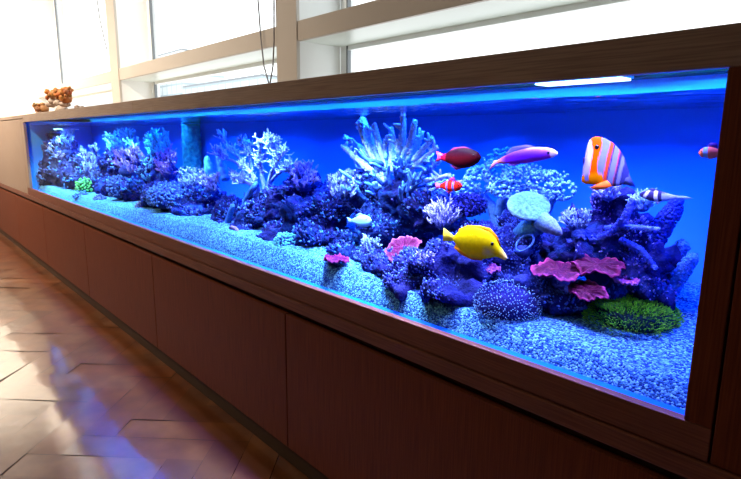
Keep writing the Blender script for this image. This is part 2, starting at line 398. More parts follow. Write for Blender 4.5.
sp = n.new('ShaderNodeSeparateColor'); L.new(v.outputs['Color'], sp.inputs[0]); L.new(sp.outputs[0], rp.inputs[0])
rp.color_ramp.elements[0].color = (.005, .025, .17, 1); rp.color_ramp.elements[1].color = (.17, .54, .72, 1)  # grain colours low in red, blue of the lamps painted in
e1 = rp.color_ramp.elements.new(.45); e1.color = (.022, .13, .36, 1)
L.new(rp.outputs[0], b.inputs['Base Color'])
bp = n.new('ShaderNodeBump'); bp.inputs['Strength'].default_value = .9; bp.inputs['Distance'].default_value = .004
iv = n.new('ShaderNodeMath'); iv.operation = 'SUBTRACT'; iv.inputs[0].default_value = 1
L.new(v.outputs['Distance'], iv.inputs[1]); L.new(iv.outputs[0], bp.inputs['Height']); L.new(bp.outputs[0], b.inputs['Normal'])
o = sg.build('sand_bed', SAND, origin=(-3, .3, .7)); tag(o, 'pale gravelly sand bed covering the aquarium floor', 'sand', kind='stuff')

# ------------------------------------------------------------------ reef rocks
def blob(px, py, Y, w_, h_, ry=None):
    c = at(px, py, Y); k = mpp(c); Wd = w_*k
    d = Vector((c.x-CAM.x, c.y-CAM.y)).normalized(); nx, ny = abs(d.y), abs(d.x)
    ry = min(Wd, ry if ry else .17)
    rx = math.sqrt(max((Wd*.55)**2, Wd*Wd-(ry*ny)**2))/nx
    return (c.x, c.y, c.z, rx, ry, h_*k)
def clampy(y, z, x):
    return min(max(y, .045), TY1-.006)
def fract(p, o_=4):
    a = 1; s = 0; q = Vector(p)
    for _ in range(o_):
        s += a*noise.noise(q); q = q*2.1; a *= .55
    return s
def rock(name, label, cat, blobs, cols, vox=.011, amp=.028, freq=11, dens=0, knob=None, kmat=0, group=None, grounded=True):
    t = G(); bl = [blob(*q) for q in blobs]
    for (x, y, z, rx, ry, rz) in bl:
        t.sph((x, y, z), 1, n=3, sc_=(rx, ry, rz))
        if grounded and z-rz > sand(x, y)-.02:
            pass
    me = bpy.data.meshes.new('tmp'); me.from_pydata(t.v, [], t.f)
    ob = bpy.data.objects.new('tmp', me); COL.objects.link(ob)
    k = mpp(Vector(bl[0][:3])); vox = max(vox, k*1.6)
    rm = ob.modifiers.new('r', 'REMESH'); rm.mode = 'VOXEL'; rm.voxel_size = vox
    dg = bpy.context.evaluated_depsgraph_get(); ev = ob.evaluated_get(dg); m2 = bpy.data.meshes.new_from_object(ev)
    COL.objects.unlink(ob); bpy.data.objects.remove(ob)
    base = Vector((sum(q[0] for q in bl)/len(bl), sum(q[1] for q in bl)/len(bl), min(q[2]-q[5] for q in bl)))
    base.z = max(base.z, sand(base.x, base.y)-.02)
    e_ = empty(name, base, label, cat, group)
    V = [v.co.copy() for v in m2.vertices]; Nn = [v.normal.copy() for v in m2.vertices]; cs = []; out = []
    for p, nn in zip(V, Nn):
        d = fract(p*freq)*amp*1.5
        cell = noise.voronoi(p*freq*2.2)[0][0]
        d += (.35-cell)*amp*.9
        q = p+nn*d; q.y = clampy(q.y, q.z, q.x)
        q.x = max(q.x, TX0+.012); q.z = min(q.z, WZ-.07+.02*noise.noise(q*30))
        out.append(q)
        f = noise.noise(p*7+Vector((9, 3, 1)))+.5*noise.noise(p*23)
        i = min(len(cols)-1, max(0, int((f+.55)/1.1*len(cols)))); cs.append(cols[i])
    gg = G(); gg.v = [tuple(q) for q in out]; gg.f = [tuple(p.vertices) for p in m2.polygons]; gg.c = cs; gg.mi = [0]*len(gg.f)
    ro = gg.build('stone', ROCK, e_)
    if dens:
        kk = G(); P = [p for p in m2.polygons if p.normal.z > -.15 and (p.normal.y < .45)]
        random.shuffle(P); area_ = sum(p.area for p in m2.polygons)
        for p in P[:int(dens*1.5)]:
            ii = p.vertices[0]; c = out[ii]; nn = Nn[ii]
            if noise.noise(c*9) < -.12: continue
            s_ = k*random.uniform(.7, 1.7); col = random.choice(knob)
            d = (nn+Vector((0, -.1, .5))+Vector([random.uniform(-.5, .5) for _ in range(3)])).normalized()
            c2 = c+d*s_*1.6
            if c2.y < .045 or c2.y > TY1-.01 : continue
            kk.tube([c-d*s_*.3, c+d*s_*.8, c+d*s_*1.7], [s_*.65, s_*.6, s_*.42], n=5, col=col, bump=.15)
        tag(kk.build('polyp_crust', PALE if kmat else CORAL, e_), kind='stuff')
    bpy.data.meshes.remove(m2)
    return e_
PUR = [(.03, .03, .15), (.06, .05, .24), (.12, .07, .32), (.03, .04, .16), (.16, .10, .36), (.05, .13, .36)]
BLU = [(.02, .05, .18), (.04, .10, .30), (.03, .04, .20), (.08, .14, .40), (.05, .06, .28), (.08, .24, .48)]
BRN = [(.12, .08, .10), (.17, .12, .16), (.24, .15, .22), (.09, .08, .16), (.18, .15, .34)]
KP = [(.03, .03, .2), (.05, .05, .25), (.42, .34, .75), (.14, .12, .50), (.50, .62, .85), (.30, .14, .50), (.10, .28, .62), (.08, .08, .34), (.05, .06, .30)]
KB = [(.02, .04, .2), (.04, .06, .25), (.10, .30, .62), (.30, .62, .85), (.06, .12, .45), (.14, .18, .58), (.04, .07, .30)]
KM = [(.42, .26, .38), (.25, .42, .62), (.24, .16, .34), (.45, .45, .60)]
rock('reef_rock', 'tall brownish purple rock mound at the far left end of the aquarium', 'rock',
     [(62, 176, .26, 22, 17), (61, 156, .28, 15, 20), (60, 138, .29, 9, 14), (80, 180, .26, 15, 12), (52, 184, .2, 10, 9), (96, 184, .28, 10, 10), (84, 165, .3, 10, 12)], BRN, dens=500, knob=KM)
rock('reef_rock', 'dark blue purple rock under the second coral tree from the left', 'rock',
     [(115, 188, .3, 17, 12), (122, 165, .34, 14, 20), (135, 190, .28, 14, 12), (108, 170, .34, 9, 14)], PUR, dens=500, knob=KM+KB)
rock('reef_rock', 'rounded grey blue rock left of the greenish pillar, dark hollow beneath', 'rock',
     [(165, 198, .28, 22, 15), (180, 203, .26, 18, 13), (160, 175, .33, 16, 20), (195, 212, .26, 20, 8), (205, 196, .36, 20, 12)], BLU, dens=900, knob=KB+KM)
rock('reef_rock', 'dark blue rock pile below the large branching coral left of centre', 'rock',
     [(232, 216, .30, 20, 17), (262, 214, .3, 24, 22), (285, 205, .34, 22, 24), (305, 218, .3, 26, 24), (300, 188, .36, 18, 20), (330, 212, .33, 20, 26), (226, 228, .24, 14, 8), (250, 232, .24, 22, 10), (285, 236, .24, 26, 12), (318, 238, .25, 24, 13), (345, 250, .22, 18, 11)], PUR+BLU, dens=1500, knob=KP+KB)
rock('reef_rock', 'blue violet rock wall carrying the big white branching coral', 'rock',
     [(338, 196, .42, 18, 20), (372, 190, .42, 24, 18), (408, 200, .40, 28, 24), (395, 225, .42, 40, 22), (435, 215, .38, 26, 26), (330, 238, .36, 20, 14), (360, 240, .36, 22, 12)], PUR+BLU, dens=1500, knob=KP+KB)
rock('reef_rock', 'dark front rock under the yellow fish, sloping down to the sand', 'rock',
     [(395, 268, .2, 32, 17), (430, 272, .2, 34, 24), (462, 262, .24, 32, 30), (372, 258, .22, 22, 10), (410, 285, .15, 26, 10), (452, 292, .15, 32, 14), (490, 245, .32, 26, 24)], [(.05, .05, .20), (.08, .07, .28), (.12, .08, .30), (.09, .12, .34)], dens=1500, knob=[(.25, .25, .70), (.40, .45, .85), (.30, .20, .60)])
rock('reef_rock', 'shadowy blue rock between the knobbly ball coral and the magenta plates', 'rock',
     [(520, 255, .33, 30, 24), (545, 290, .27, 32, 24), (520, 282, .30, 30, 20), (575, 305, .25, 26, 16), (515, 228, .38, 20, 16), (600, 300, .30, 28, 20)], [(.05, .05, .20), (.08, .08, .30), (.11, .11, .36)], dens=900, knob=[(.25, .3, .75), (.3, .25, .6)])
rock('reef_rock', 'large jagged purple rock peak at the right below the striped orange fish', 'rock',
     [(602, 212, .36, 20, 20), (585, 235, .36, 24, 20), (622, 232, .36, 30, 26), (600, 262, .36, 40, 24), (640, 262, .36, 32, 24), (560, 250, .36, 22, 16), (640, 285, .36, 36, 16), (612, 198, .36, 12, 10)], PUR+[(.2, .2, .5)], dens=2600, knob=[(.30, .22, .62), (.12, .10, .45), (.45, .40, .80), (.22, .12, .5), (.05, .04, .3), (.03, .03, .2)], kmat=1, amp=.036, freq=14)

def thick_branch(gg, pix, Y, rpx, col, col2=None, n=10, bump=.16, knob=0, ks=.28):
    pts = []; rr = []
    for i in range(len(pix)-1):
        for s in range(8):
            t = s/8; q0 = pix[max(i-1, 0)]; q1 = pix[i]; q2 = pix[i+1]; q3 = pix[min(i+2, len(pix)-1)]
            def cr(a, b_, c, d): return .5*((2*b_)+(-a+c)*t+(2*a-5*b_+4*c-d)*t*t+(-a+3*b_-3*c+d)*t**3)
            X = cr(q0[0], q1[0], q2[0], q3[0]); Yp = cr(q0[1], q1[1], q2[1], q3[1]); D = cr(q0[2], q1[2], q2[2], q3[2]) if len(q0) > 2 else 0
            p = at(X, Yp, Y+D); pts.append(p); u_ = (i+t)/(len(pix)-1)
            rr.append(float(np.interp(u_, [k/(len(rpx)-1) for k in range(len(rpx))], rpx))*mpp(p))
    p = at(pix[-1][0], pix[-1][1], Y+(pix[-1][2] if len(pix[-1]) > 2 else 0)); r_ = rpx[-1]*mpp(p); dd = (p-pts[-1]).normalized()
    pts += [p-dd*r_*.35, p, p+dd*r_*.5]; rr += [r_, r_*.78, r_*.3]
    gg.tube(pts, rr, n=n, col=col, col2=col2, bump=bump)
    for _ in range(knob):
        t = random.random()**.8; f_ = t*(len(pts)-1); i = min(int(f_), len(pts)-2); p = pts[i].lerp(pts[i+1], f_-i); r = rr[i]
        s1, s2 = frame(pts[i+1]-pts[i]); a = random.uniform(0, 2*PI); v_ = s1*math.cos(a)+s2*math.sin(a)
        cc_ = tuple((x+(y-x)*t)*random.uniform(.7, 1.35) for x, y in zip(col, col2 or col))
        gg.sph(p+v_*r, max(r*ks, mpp(p)*.7)*random.uniform(.7, 1.3), cc_, 1)
# arching limbs and slabs on the right rock
g = G(); VC = (.42, .34, .85); VC2 = (.62, .52, .95)
thick_branch(g, [(568, 243), (600, 238, -.02), (622, 222, -.03), (633, 200, -.02)], .30, (4, 4, 4, 3), (.30, .24, .75), (.30, .26, .85), knob=260)
o = g.build('arching_coral_limb', CORAL, origin=at(568, 243, .3)); tag(o, 'thick arching violet coral limb rising across the right rock peak', 'coral')
g = G(); thick_branch(g, [(605, 228), (630, 227, -.03), (658, 229, -.05)], .30, (2.6, 2.6, 1.6), (.30, .28, .8), (.75, .7, .98), knob=140)
o = g.build('coral_limb', CORAL, origin=at(605, 228, .3)); tag(o, 'slim pale horizontal coral limb pointing right from the right rock peak', 'coral')
g = G(); thick_branch(g, [(640, 262), (658, 232), (672, 212), (678, 198)], .40, (11, 10, 8, 4.5), (.08, .08, .42), (.12, .12, .5), bump=.25, knob=500, ks=.18)
o = g.build('rock_spire', CORAL, origin=at(640, 262, .4)); tag(o, 'leaning dark blue rock spire right of the purple rock peak', 'rock')
g = G(); thick_branch(g, [(648, 300), (662, 275), (676, 255), (684, 244)], .42, (12, 9, 7, 6), (.06, .10, .42), (.24, .42, .75), bump=.3, knob=300, ks=.2)
o = g.build('rock_slab', CORAL, origin=at(648, 300, .42)); tag(o, 'grey blue rock slab with light top leaning below the spire', 'rock')
g = G(); thick_branch(g, [(668, 292), (682, 272), (694, 256)], .36, (8, 7, 5), (.16, .26, .62), (.28, .5, .8), bump=.3, knob=260, ks=.2)
o = g.build('rock_slab', CORAL, origin=at(668, 292, .36)); tag(o, 'pale speckled rock slab nearest the right end of the aquarium', 'rock')
g = G(); thick_branch(g, [(620, 240), (640, 250, -.03), (655, 268, -.04)], .28, (3.4, 3.4, 2), (.12, .12, .55), (.2, .2, .7), knob=120)
o = g.build('coral_limb', CORAL, origin=at(620, 240, .28)); tag(o, 'blue coral limb drooping down the face of the right rock', 'coral')

# ------------------------------------------------------------------ corals
def grow(gg, p, d, ln, r, lvl, c1, c2, spread=.6, kids=3, upb=.35, bump=.14, n=7, ylim=(.05, .555)):
    pts = [p.copy()]; N = max(4, int(ln/(r*.9))); N = min(N, 14); rr = [r*1.05]
    q = p.copy(); dd = d.normalized()
    for i in range(N):
        dd = (dd+Vector([random.uniform(-.10, .10) for _ in range(3)])+Vector((0, 0, upb*.06))).normalized()
        if q.y+dd.y*ln*.5 > ylim[1]: dd.y = -abs(dd.y)*.3
        if q.y+dd.y*ln*.5 < ylim[0]: dd.y = abs(dd.y)*.3
        q = q+dd*ln/N; q.y = min(max(q.y, ylim[0]), ylim[1]); q.z = min(q.z, WZ-.03); q.x = max(q.x, TX0+.015); pts.append(q.copy()); rr.append(r*(1-.30*(i+1)/N))
    rr[-1] *= .62
    t0 = 0 if lvl else .3
    gg.tube(pts, rr, n=n, col=c1, col2=c2 if lvl <= 0 else tuple(a+(b_-a)*.45 for a, b_ in zip(c1, c2)), bump=bump)
    if lvl > 0:
        for k in range(kids):
            i = random.randint(int(N*.35), N); a = random.uniform(0, 2*PI); s1, s2 = frame(dd)
            nd = (dd+(s1*math.cos(a)+s2*math.sin(a))*spread*random.uniform(.6, 1.3)+Vector((0, 0, upb*.5))).normalized()
            mid = tuple(x+(y-x)*.45 for x, y in zip(c1, c2))
            grow(gg, pts[i], nd, ln*random.uniform(.55, .85), r*.8, lvl-1, mid, c2, spread, kids, upb, bump, n, ylim)
def coral_thing(name, base, label, group=None): return empty(name, base, label, 'coral', group)

# big white staghorn, centre: explicit main branches as the photo shows them
base = at(392, 185, .36)
st = coral_thing('staghorn_coral', base, 'largest pale branching staghorn coral, thick finger branches, top centre of the reef')
BR = [((385, 180), (374, 150), (363, 118), 4.0), ((385, 178), (366, 145), (359, 121), 3.2), ((388, 175), (378, 140), (374, 124), 3.4), ((386, 178), (365, 152), (345, 137), 3.4),
      ((386, 182), (364, 165), (343, 146), 3.6), ((392, 172), (392, 145), (391, 128), 3.6), ((395, 172), (402, 140), (403, 114), 4.0), ((396, 170), (409, 145), (415, 121), 4.2),
      ((398, 172), (414, 150), (422, 132), 3.8), ((400, 174), (418, 155), (432, 138), 3.6), ((402, 176), (420, 162), (437, 147), 3.0), ((402, 182), (425, 172), (444, 158), 3.0),
      ((405, 184), (428, 180), (450, 175), 2.8), ((404, 188), (430, 190), (452, 190), 2.6), ((384, 186), (362, 178), (348, 170), 3.2), ((390, 172), (384, 152), (388, 136), 3.2),
      ((396, 175), (398, 155), (397, 140), 3.4), ((398, 178), (408, 162), (410, 146), 3.6), ((384, 176), (374, 160), (370, 143), 3.4), ((408, 190), (434, 184), (462, 182), 2.4)]
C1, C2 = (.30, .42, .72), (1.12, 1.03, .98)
for i, (a, b_, c, rp_) in enumerate(BR):
    gg = G(); off = random.uniform(-.05, .05)
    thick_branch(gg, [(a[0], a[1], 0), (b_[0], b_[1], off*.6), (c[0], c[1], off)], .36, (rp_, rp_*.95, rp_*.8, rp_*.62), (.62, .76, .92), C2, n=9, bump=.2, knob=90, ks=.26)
    for _ in range(3):
        t = random.uniform(.3, .9); X = b_[0]*(1-t)+c[0]*t; Yp = b_[1]*(1-t)+c[1]*t
        p = at(X, Yp, .36+off*t); k = mpp(p)
        d = Vector((random.uniform(-1, 1), random.uniform(-1, .2), random.uniform(0, 1.2))).normalized()
        grow(gg, p, d, k*random.uniform(6, 12), k*rp_*.5, 0, (.5, .65, .85), C2)
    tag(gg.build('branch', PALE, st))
gg = G()
for _ in range(46):
    X = random.gauss(396, 20); Yp = random.uniform(160, 200); p = at(X, Yp, random.uniform(.27, .36)); k = mpp(p)
    d = Vector(((X-394)/24+random.uniform(-.3, .3), random.uniform(-.9, .1), random.uniform(.1, 1)))
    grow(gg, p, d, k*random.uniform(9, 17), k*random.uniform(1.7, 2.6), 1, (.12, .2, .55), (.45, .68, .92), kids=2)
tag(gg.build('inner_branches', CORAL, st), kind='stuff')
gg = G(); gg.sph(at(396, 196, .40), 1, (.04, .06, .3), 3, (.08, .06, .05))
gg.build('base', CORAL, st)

# big branching coral left of centre
base = at(262, 215, .30)
st = coral_thing('branching_coral', base, 'large antler-like violet white branching coral left of centre, fanning to the right')
BR = [((262, 215), (258, 190), (250, 172), (240, 165), 4.5), ((250, 172), (240, 158), (228, 148), (222, 136), 3), ((244, 168), (232, 160), (222, 158), (216, 152), 2.2), ((262, 200), (255, 186), (243, 178), (236, 174), 3.5),
      ((266, 195), (262, 175), (260, 155), (261, 140), 3.5), ((268, 190), (272, 172), (280, 158), (287, 148), 3.4), ((272, 178), (277, 160), (277, 148), (274, 138), 2.6), ((264, 172), (256, 158), (246, 150), (240, 142), 2.6),
      ((270, 182), (280, 172), (288, 170), (292, 163), 2.6), ((262, 160), (268, 150), (272, 145), (270, 139), 2.2), ((252, 170), (250, 158), (248, 150), (250, 143), 2.4), ((262, 196), (250, 184), (240, 182), (232, 179), 2.6)]
for a in BR:
    gg = G(); off = random.uniform(-.06, .03)
    thick_branch(gg, [(q[0], q[1], off*i/3) for i, q in enumerate(a[:4])], .30, (a[4]*.8, a[4]*.6, a[4]*.5, a[4]*.36), (.22, .34, .80), (.72, .86, .98), n=8, bump=.16, knob=40)
    for _ in range(34):
        t = random.uniform(.2, 1); j = random.choice((1, 2)); X = a[j][0]*(1-t)+a[j+1][0]*t; Yp = a[j][1]*(1-t)+a[j+1][1]*t
        p = at(X, Yp, .30+off*(j+t)/3); k = mpp(p)
        d = Vector((random.uniform(-1, 1), random.uniform(-1, .4), random.uniform(-.2, 1.2))).normalized()
        grow(gg, p, d, k*random.uniform(4, 8), k*.85, 1, (.25, .38, .82), (.78, .94, 1), kids=2, n=5)
    gg.build('branch', PALE, st)
gg = G(); thick_branch(gg, [(236, 226), (242, 212), (247, 198), (256, 184, .04)], .25, (2.6, 2.8, 2.8, 3), (.22, .62, .85), (.16, .3, .7))
o = gg.build('smooth_coral_arm', CORAL, origin=at(236, 226, .24)); tag(o, 'smooth light blue coral arm rising from the sand left of the antler coral', 'coral')
gg = G(); thick_branch(gg, [(224, 236), (228, 220), (233, 205)], .22, (2.6, 3, 2.6), (.22, .4, .75), (.3, .5, .85))
o = gg.build('smooth_coral_arm', CORAL, origin=at(224, 236, .22)); tag(o, 'thin dim blue coral arm left of the brighter smooth arm', 'coral')
for (P_, lab) in (([(212, 185), (209, 170), (207, 157)], 'left one of two stubby turquoise finger corals beside the pillar'), ([(226, 180), (222, 168), (218, 155)], 'right one of two stubby turquoise finger corals beside the pillar')):
    gg = G(); thick_branch(gg, P_, .30, (4, 5, 4.4, 2.5), (.15, .45, .55), (.35, .9, .85))
    o = gg.build('finger_coral', CORAL, origin=at(*P_[0], .3)); tag(o, lab, 'coral')

# bushy corals grown procedurally over an area of the photo
def bush(name, label, px, py, Y, w_, h_, nroot, c1, c2, lvl=2, kids=3, rpx=1.5, lpx=10, up_=.6, basecol=(.14, .14, .38)):
    c = at(px, py, Y); k = mpp(c); e_ = coral_thing(name, at(px, py+h_, Y), label)
    b0 = G(); b0.sph(at(px, py+h_*.5, Y), 1, basecol, 3, (w_*k*.5, min(.1, w_*k*.5), h_*k*.5), jit=.08)
    b0.build('base', CORAL, e_)
    gg = G()
    for _ in range(int(nroot*1.6)):
        a = random.uniform(-1, 1); q = random.uniform(-.9, .9)
        p = at(px+a*w_*.75*math.sqrt(max(0, 1-q*q*.5)), py-q*h_*.8, Y+random.uniform(-.08, .04))
        d = Vector((a*.8+random.uniform(-.4, .4), random.uniform(-.8, .3), up_+random.uniform(-.2, .6)))
        grow(gg, p, d, k*lpx*.8*random.uniform(.6, 1.1), k*rpx*.8, lvl, tuple(x*.6 for x in c1), c2, kids=kids, n=5, bump=.1)
    tag(gg.build('branches', PALE, e_), kind='stuff')
    return e_
bush('branching_coral', 'pale cyan branching coral crowning the far left rock mound', 66, 138, .28, 11, 12, 24, (.35, .7, .85), (.85, 1.1, 1.1), rpx=.65, lpx=7)
bush('branching_coral', 'mauve bushy coral on the right shoulder of the far left rock', 90, 163, .28, 11, 16, 24, (.32, .26, .45), (.60, .68, .85), rpx=.7, lpx=7)
bush('branching_coral', 'brown mauve bushy coral low on the left face of the far left rock', 56, 155, .24, 9, 15, 16, (.28, .18, .2), (.50, .40, .48), rpx=.75, lpx=5)
bush('branching_coral', 'cyan tipped branching coral tree, second from the left', 122, 145, .32, 17, 14, 44, (.15, .45, .62), (.36, 1.1, 1.05), rpx=.8, lpx=8)
bush('branching_coral', 'purple red bushy coral below the second cyan coral tree', 128, 164, .28, 17, 14, 40, (.25, .12, .35), (.58, .32, .62), rpx=.85, lpx=7)
bush('branching_coral', 'bright turquoise bushy coral just left of the greenish pillar', 158, 148, .34, 13, 14, 44, (.10, .65, .62), (.22, 1.15, 1.0), rpx=.95, lpx=8)
bush('branching_coral', 'reddish mauve bushy coral in front of the bright turquoise one', 167, 165, .28, 12, 14, 30, (.30, .15, .35), (.62, .38, .62), rpx=.9, lpx=7)
bush('branching_coral', 'small turquoise coral strip low between the two left coral trees', 147, 172, .30, 5, 12, 12, (.15, .5, .6), (.35, .85, .9), rpx=.8, lpx=6)
bush('branching_coral', 'grey green knobbly coral at the foot of the pillar', 188, 180, .32, 11, 9, 30, (.25, .34, .5), (.62, .75, .85), rpx=1, lpx=6)
bush('branching_coral', 'blue violet knobbly coral right of the pillar foot', 211, 184, .30, 12, 10, 30, (.3, .3, .66), (.62, .6, .95), rpx=1, lpx=7)
bush('branching_coral', 'fine purple pink bushy coral on the rock right of the antler coral', 303, 178, .32, 16, 14, 50, (.30, .16, .48), (.62, .48, .88), rpx=1, lpx=7)
bush('branching_coral', 'light violet bushy coral at the left foot of the big staghorn', 342, 188, .34, 16, 13, 44, (.32, .32, .70), (.62, .68, .98), rpx=1.1, lpx=7)
bush('spiky_coral', 'spiky lilac coral tuft above the tail of the yellow fish', 443, 218, .28, 16, 12, 60, (.28, .25, .7), (.72, .66, 1), lvl=1, rpx=1.0, lpx=11)
bush('spiky_coral', 'fine violet coral crust at the crest of the right rock peak', 608, 192, .33, 14, 9, 40, (.4, .28, .7), (.72, .66, .98), rpx=1.2, lpx=7)
bush('branching_coral', 'pale cyan small coral on the right shoulder of the right rock peak', 642, 204, .36, 12, 8, 30, (.35, .45, .8), (.65, .9, .95), rpx=1.4, lpx=9)
bush('spiky_coral', 'blue coral growth on the left slope of the right rock peak', 575, 222, .33, 14, 9, 40, (.2, .3, .75), (.5, .66, .95), rpx=1.2, lpx=7)
bush('spiky_coral', 'small lilac coral patch on the dark rock below the yellow tail', 425, 262, .18, 10, 7, 24, (.25, .25, .6), (.6, .5, .9), rpx=1.1, lpx=6)
bush('spiky_coral', 'pale blue coral fringe on the dark front rock left of the magenta plate', 372, 247, .2, 10, 6, 24, (.25, .3, .6), (.5, .7, .95), rpx=1.0, lpx=6)

# knobbly domes
def dome(name, label, px, py, Y, w_, h_, nk, rk, c, c2, cat='coral', hemi=-.35, stalk=False, cb=(.1, .1, .3)):
    cc = at(px, py, Y); k = mpp(cc); e_ = empty(name, at(px, py+h_*.8, Y), label, cat)
    ry = min(w_*k, .12)
    b0 = G(); b0.sph(cc, 1, cb, 3, (w_*k*.93, ry*.93, h_*k*.93)); b0.build('base', CORAL, e_)
    gg = G(); ga = PI*(3-5**.5)
    for i in range(nk):
        z = 1-(1-hemi)*(i+.5)/nk; r_ = math.sqrt(1-z*z); a = i*ga
        nn = Vector((r_*math.cos(a), r_*math.sin(a), z)); p = cc+Vector((nn.x*w_*k, nn.y*ry, nn.z*h_*k))
        p += Vector([random.uniform(-1.2, 1.2)*rk*k for _ in range(3)])
        if p.y > cc.y+ry*.6: continue
        p.y = max(p.y, .046)
        t = random.random(); col = tuple(x+(y-x)*t for x, y in zip(c, c2))
        if stalk:
            gg.tube([p-nn*rk*k, p+nn*rk*k*1.4, p+nn*rk*k*1.5, p+nn*rk*k*2.1], [rk*k*.4, rk*k*.4, rk*k*.6, rk*k*.6], n=5, col=c, col2=c2 if random.random() < .7 else c)
        else: gg.sph(p, rk*k*random.uniform(.7, 1.25), col, 1)
    tag(gg.build('polyps', PALE if c2[1] > .7 else CORAL, e_), kind='stuff')
    return e_
dome('ball_coral', 'dark blue rounded coral covered in glowing light blue polyps on the front sand', 508, 304, .17, 33, 22, 1300, .8, (.015, .02, .16), (.50, .85, 1.1), stalk=True, hemi=-.5, cb=(.05, .03, .2))
dome('ball_coral', 'small turquoise green knobbly ball coral on the sand at centre left', 287, 243, .16, 12, 10, 240, 1.2, (.12, .55, .5), (.3, .9, .75), hemi=-.5)
dome('ball_coral', 'pale blue ball coral on the sand at the far left', 71, 185, .18, 6, 8, 90, 1.1, (.25, .5, .75), (.4, .7, .9), hemi=-.6)
dome('ball_coral', 'bright green lumpy coral on the sand at the far left', 85, 187, .18, 8, 8, 120, 1.1, (.15, .7, .12), (.35, .95, .25), hemi=-.6, cb=(.05, .3, .05))
dome('ball_coral', 'grey violet knobbly mound under the second coral tree', 120, 188, .22, 11, 12, 220, 1.2, (.3, .32, .55), (.5, .5, .75), hemi=-.6)
dome('ball_coral', 'wide blue grey knobbly mound left of the dark hollow', 170, 197, .22, 23, 14, 420, 1.3, (.28, .36, .62), (.48, .6, .85), hemi=-.5)
dome('brain_coral', 'dark navy rounded coral above the yellow fish', 468, 206, .3, 17, 12, 420, 1.3, (.06, .04, .28), (.12, .08, .45), hemi=-.5, cb=(.03, .02, .1))
dome('brain_coral', 'deep blue ball coral under the small striped clownfish', 444, 197, .33, 11, 10, 200, 1.2, (.03, .10, .75), (.06, .2, .9), hemi=-.5)
dome('ball_coral', 'small purple pink rubble lump on the sand under the left rocks', 101, 199, .14, 6, 4, 60, 1.0, (.45, .3, .6), (.7, .5, .8))
dome('ball_coral', 'small salmon pink coral lump on the sand left of centre', 140, 206, .16, 3.5, 4, 50, 1.0, (.8, .3, .3), (.95, .5, .45))
dome('ball_coral', 'blue rubble lump on the sand at the far left', 82, 196, .12, 7, 4, 60, 1.0, (.3, .5, .8), (.5, .7, .9))
dome('ball_coral', 'purple rubble lump on the sand near the dark hollow', 185, 216, .2, 6, 4, 60, 1.0, (.3, .25, .7), (.5, .45, .85))
dome('ball_coral', 'small white flecked lump at the foot of the far left rock', 46, 184, .14, 4, 5, 50, 1.0, (.4, .25, .35), (.8, .7, .8))

# cauliflower tree coral right of centre
e_ = coral_thing('tree_coral', at(500, 235, .40), 'wide pale knobbly tree coral behind the pink fish, branching from one trunk')
gg = G(); TC = (.16, .3, .55)
for P_, r_ in (([(505, 240), (498, 222), (490, 205), (478, 192)], (9, 7, 5, 4)), ([(500, 225), (520, 205), (545, 190)], (7, 6, 5)), ([(545, 215), (552, 200), (560, 190)], (5, 4, 3)), ([(498, 215), (505, 195), (512, 180)], (6, 5, 4))):
    thick_branch(gg, P_, .42, r_, TC, (.3, .45, .7))
gg.build('trunk', CORAL, e_)
gg = G()
for (px, py, w_, h_, Y) in ((480, 180, 13, 14, .40), (500, 172, 15, 14, .42), (522, 178, 16, 12, .42), (545, 182, 16, 11, .40), (560, 190, 13, 10, .38), (470, 192, 8, 8, .38), (505, 188, 14, 9, .36), (532, 172, 12, 7, .42), (497, 160, 8, 6, .43), (506, 152, 6, 4, .44), (555, 176, 9, 5, .41), (540, 196, 10, 6, .37)):
    cc = at(px, py, Y); k = mpp(cc)
    for _ in range(int(w_*h_*1.25)):
        v_ = Vector([random.gauss(0, 1) for _ in range(3)]).normalized()
        if v_.y > .5: continue
        p = cc+Vector((v_.x*w_*k, v_.y*.06, v_.z*h_*k)); t = random.random()
        p.y = min(p.y, .55)
        gg.sph(p, k*random.uniform(1.2, 2.2), (.14+.26*t, .36+.36*t, .62+.28*t), 1)
tag(gg.build('knobbly_crown', PALE, e_))

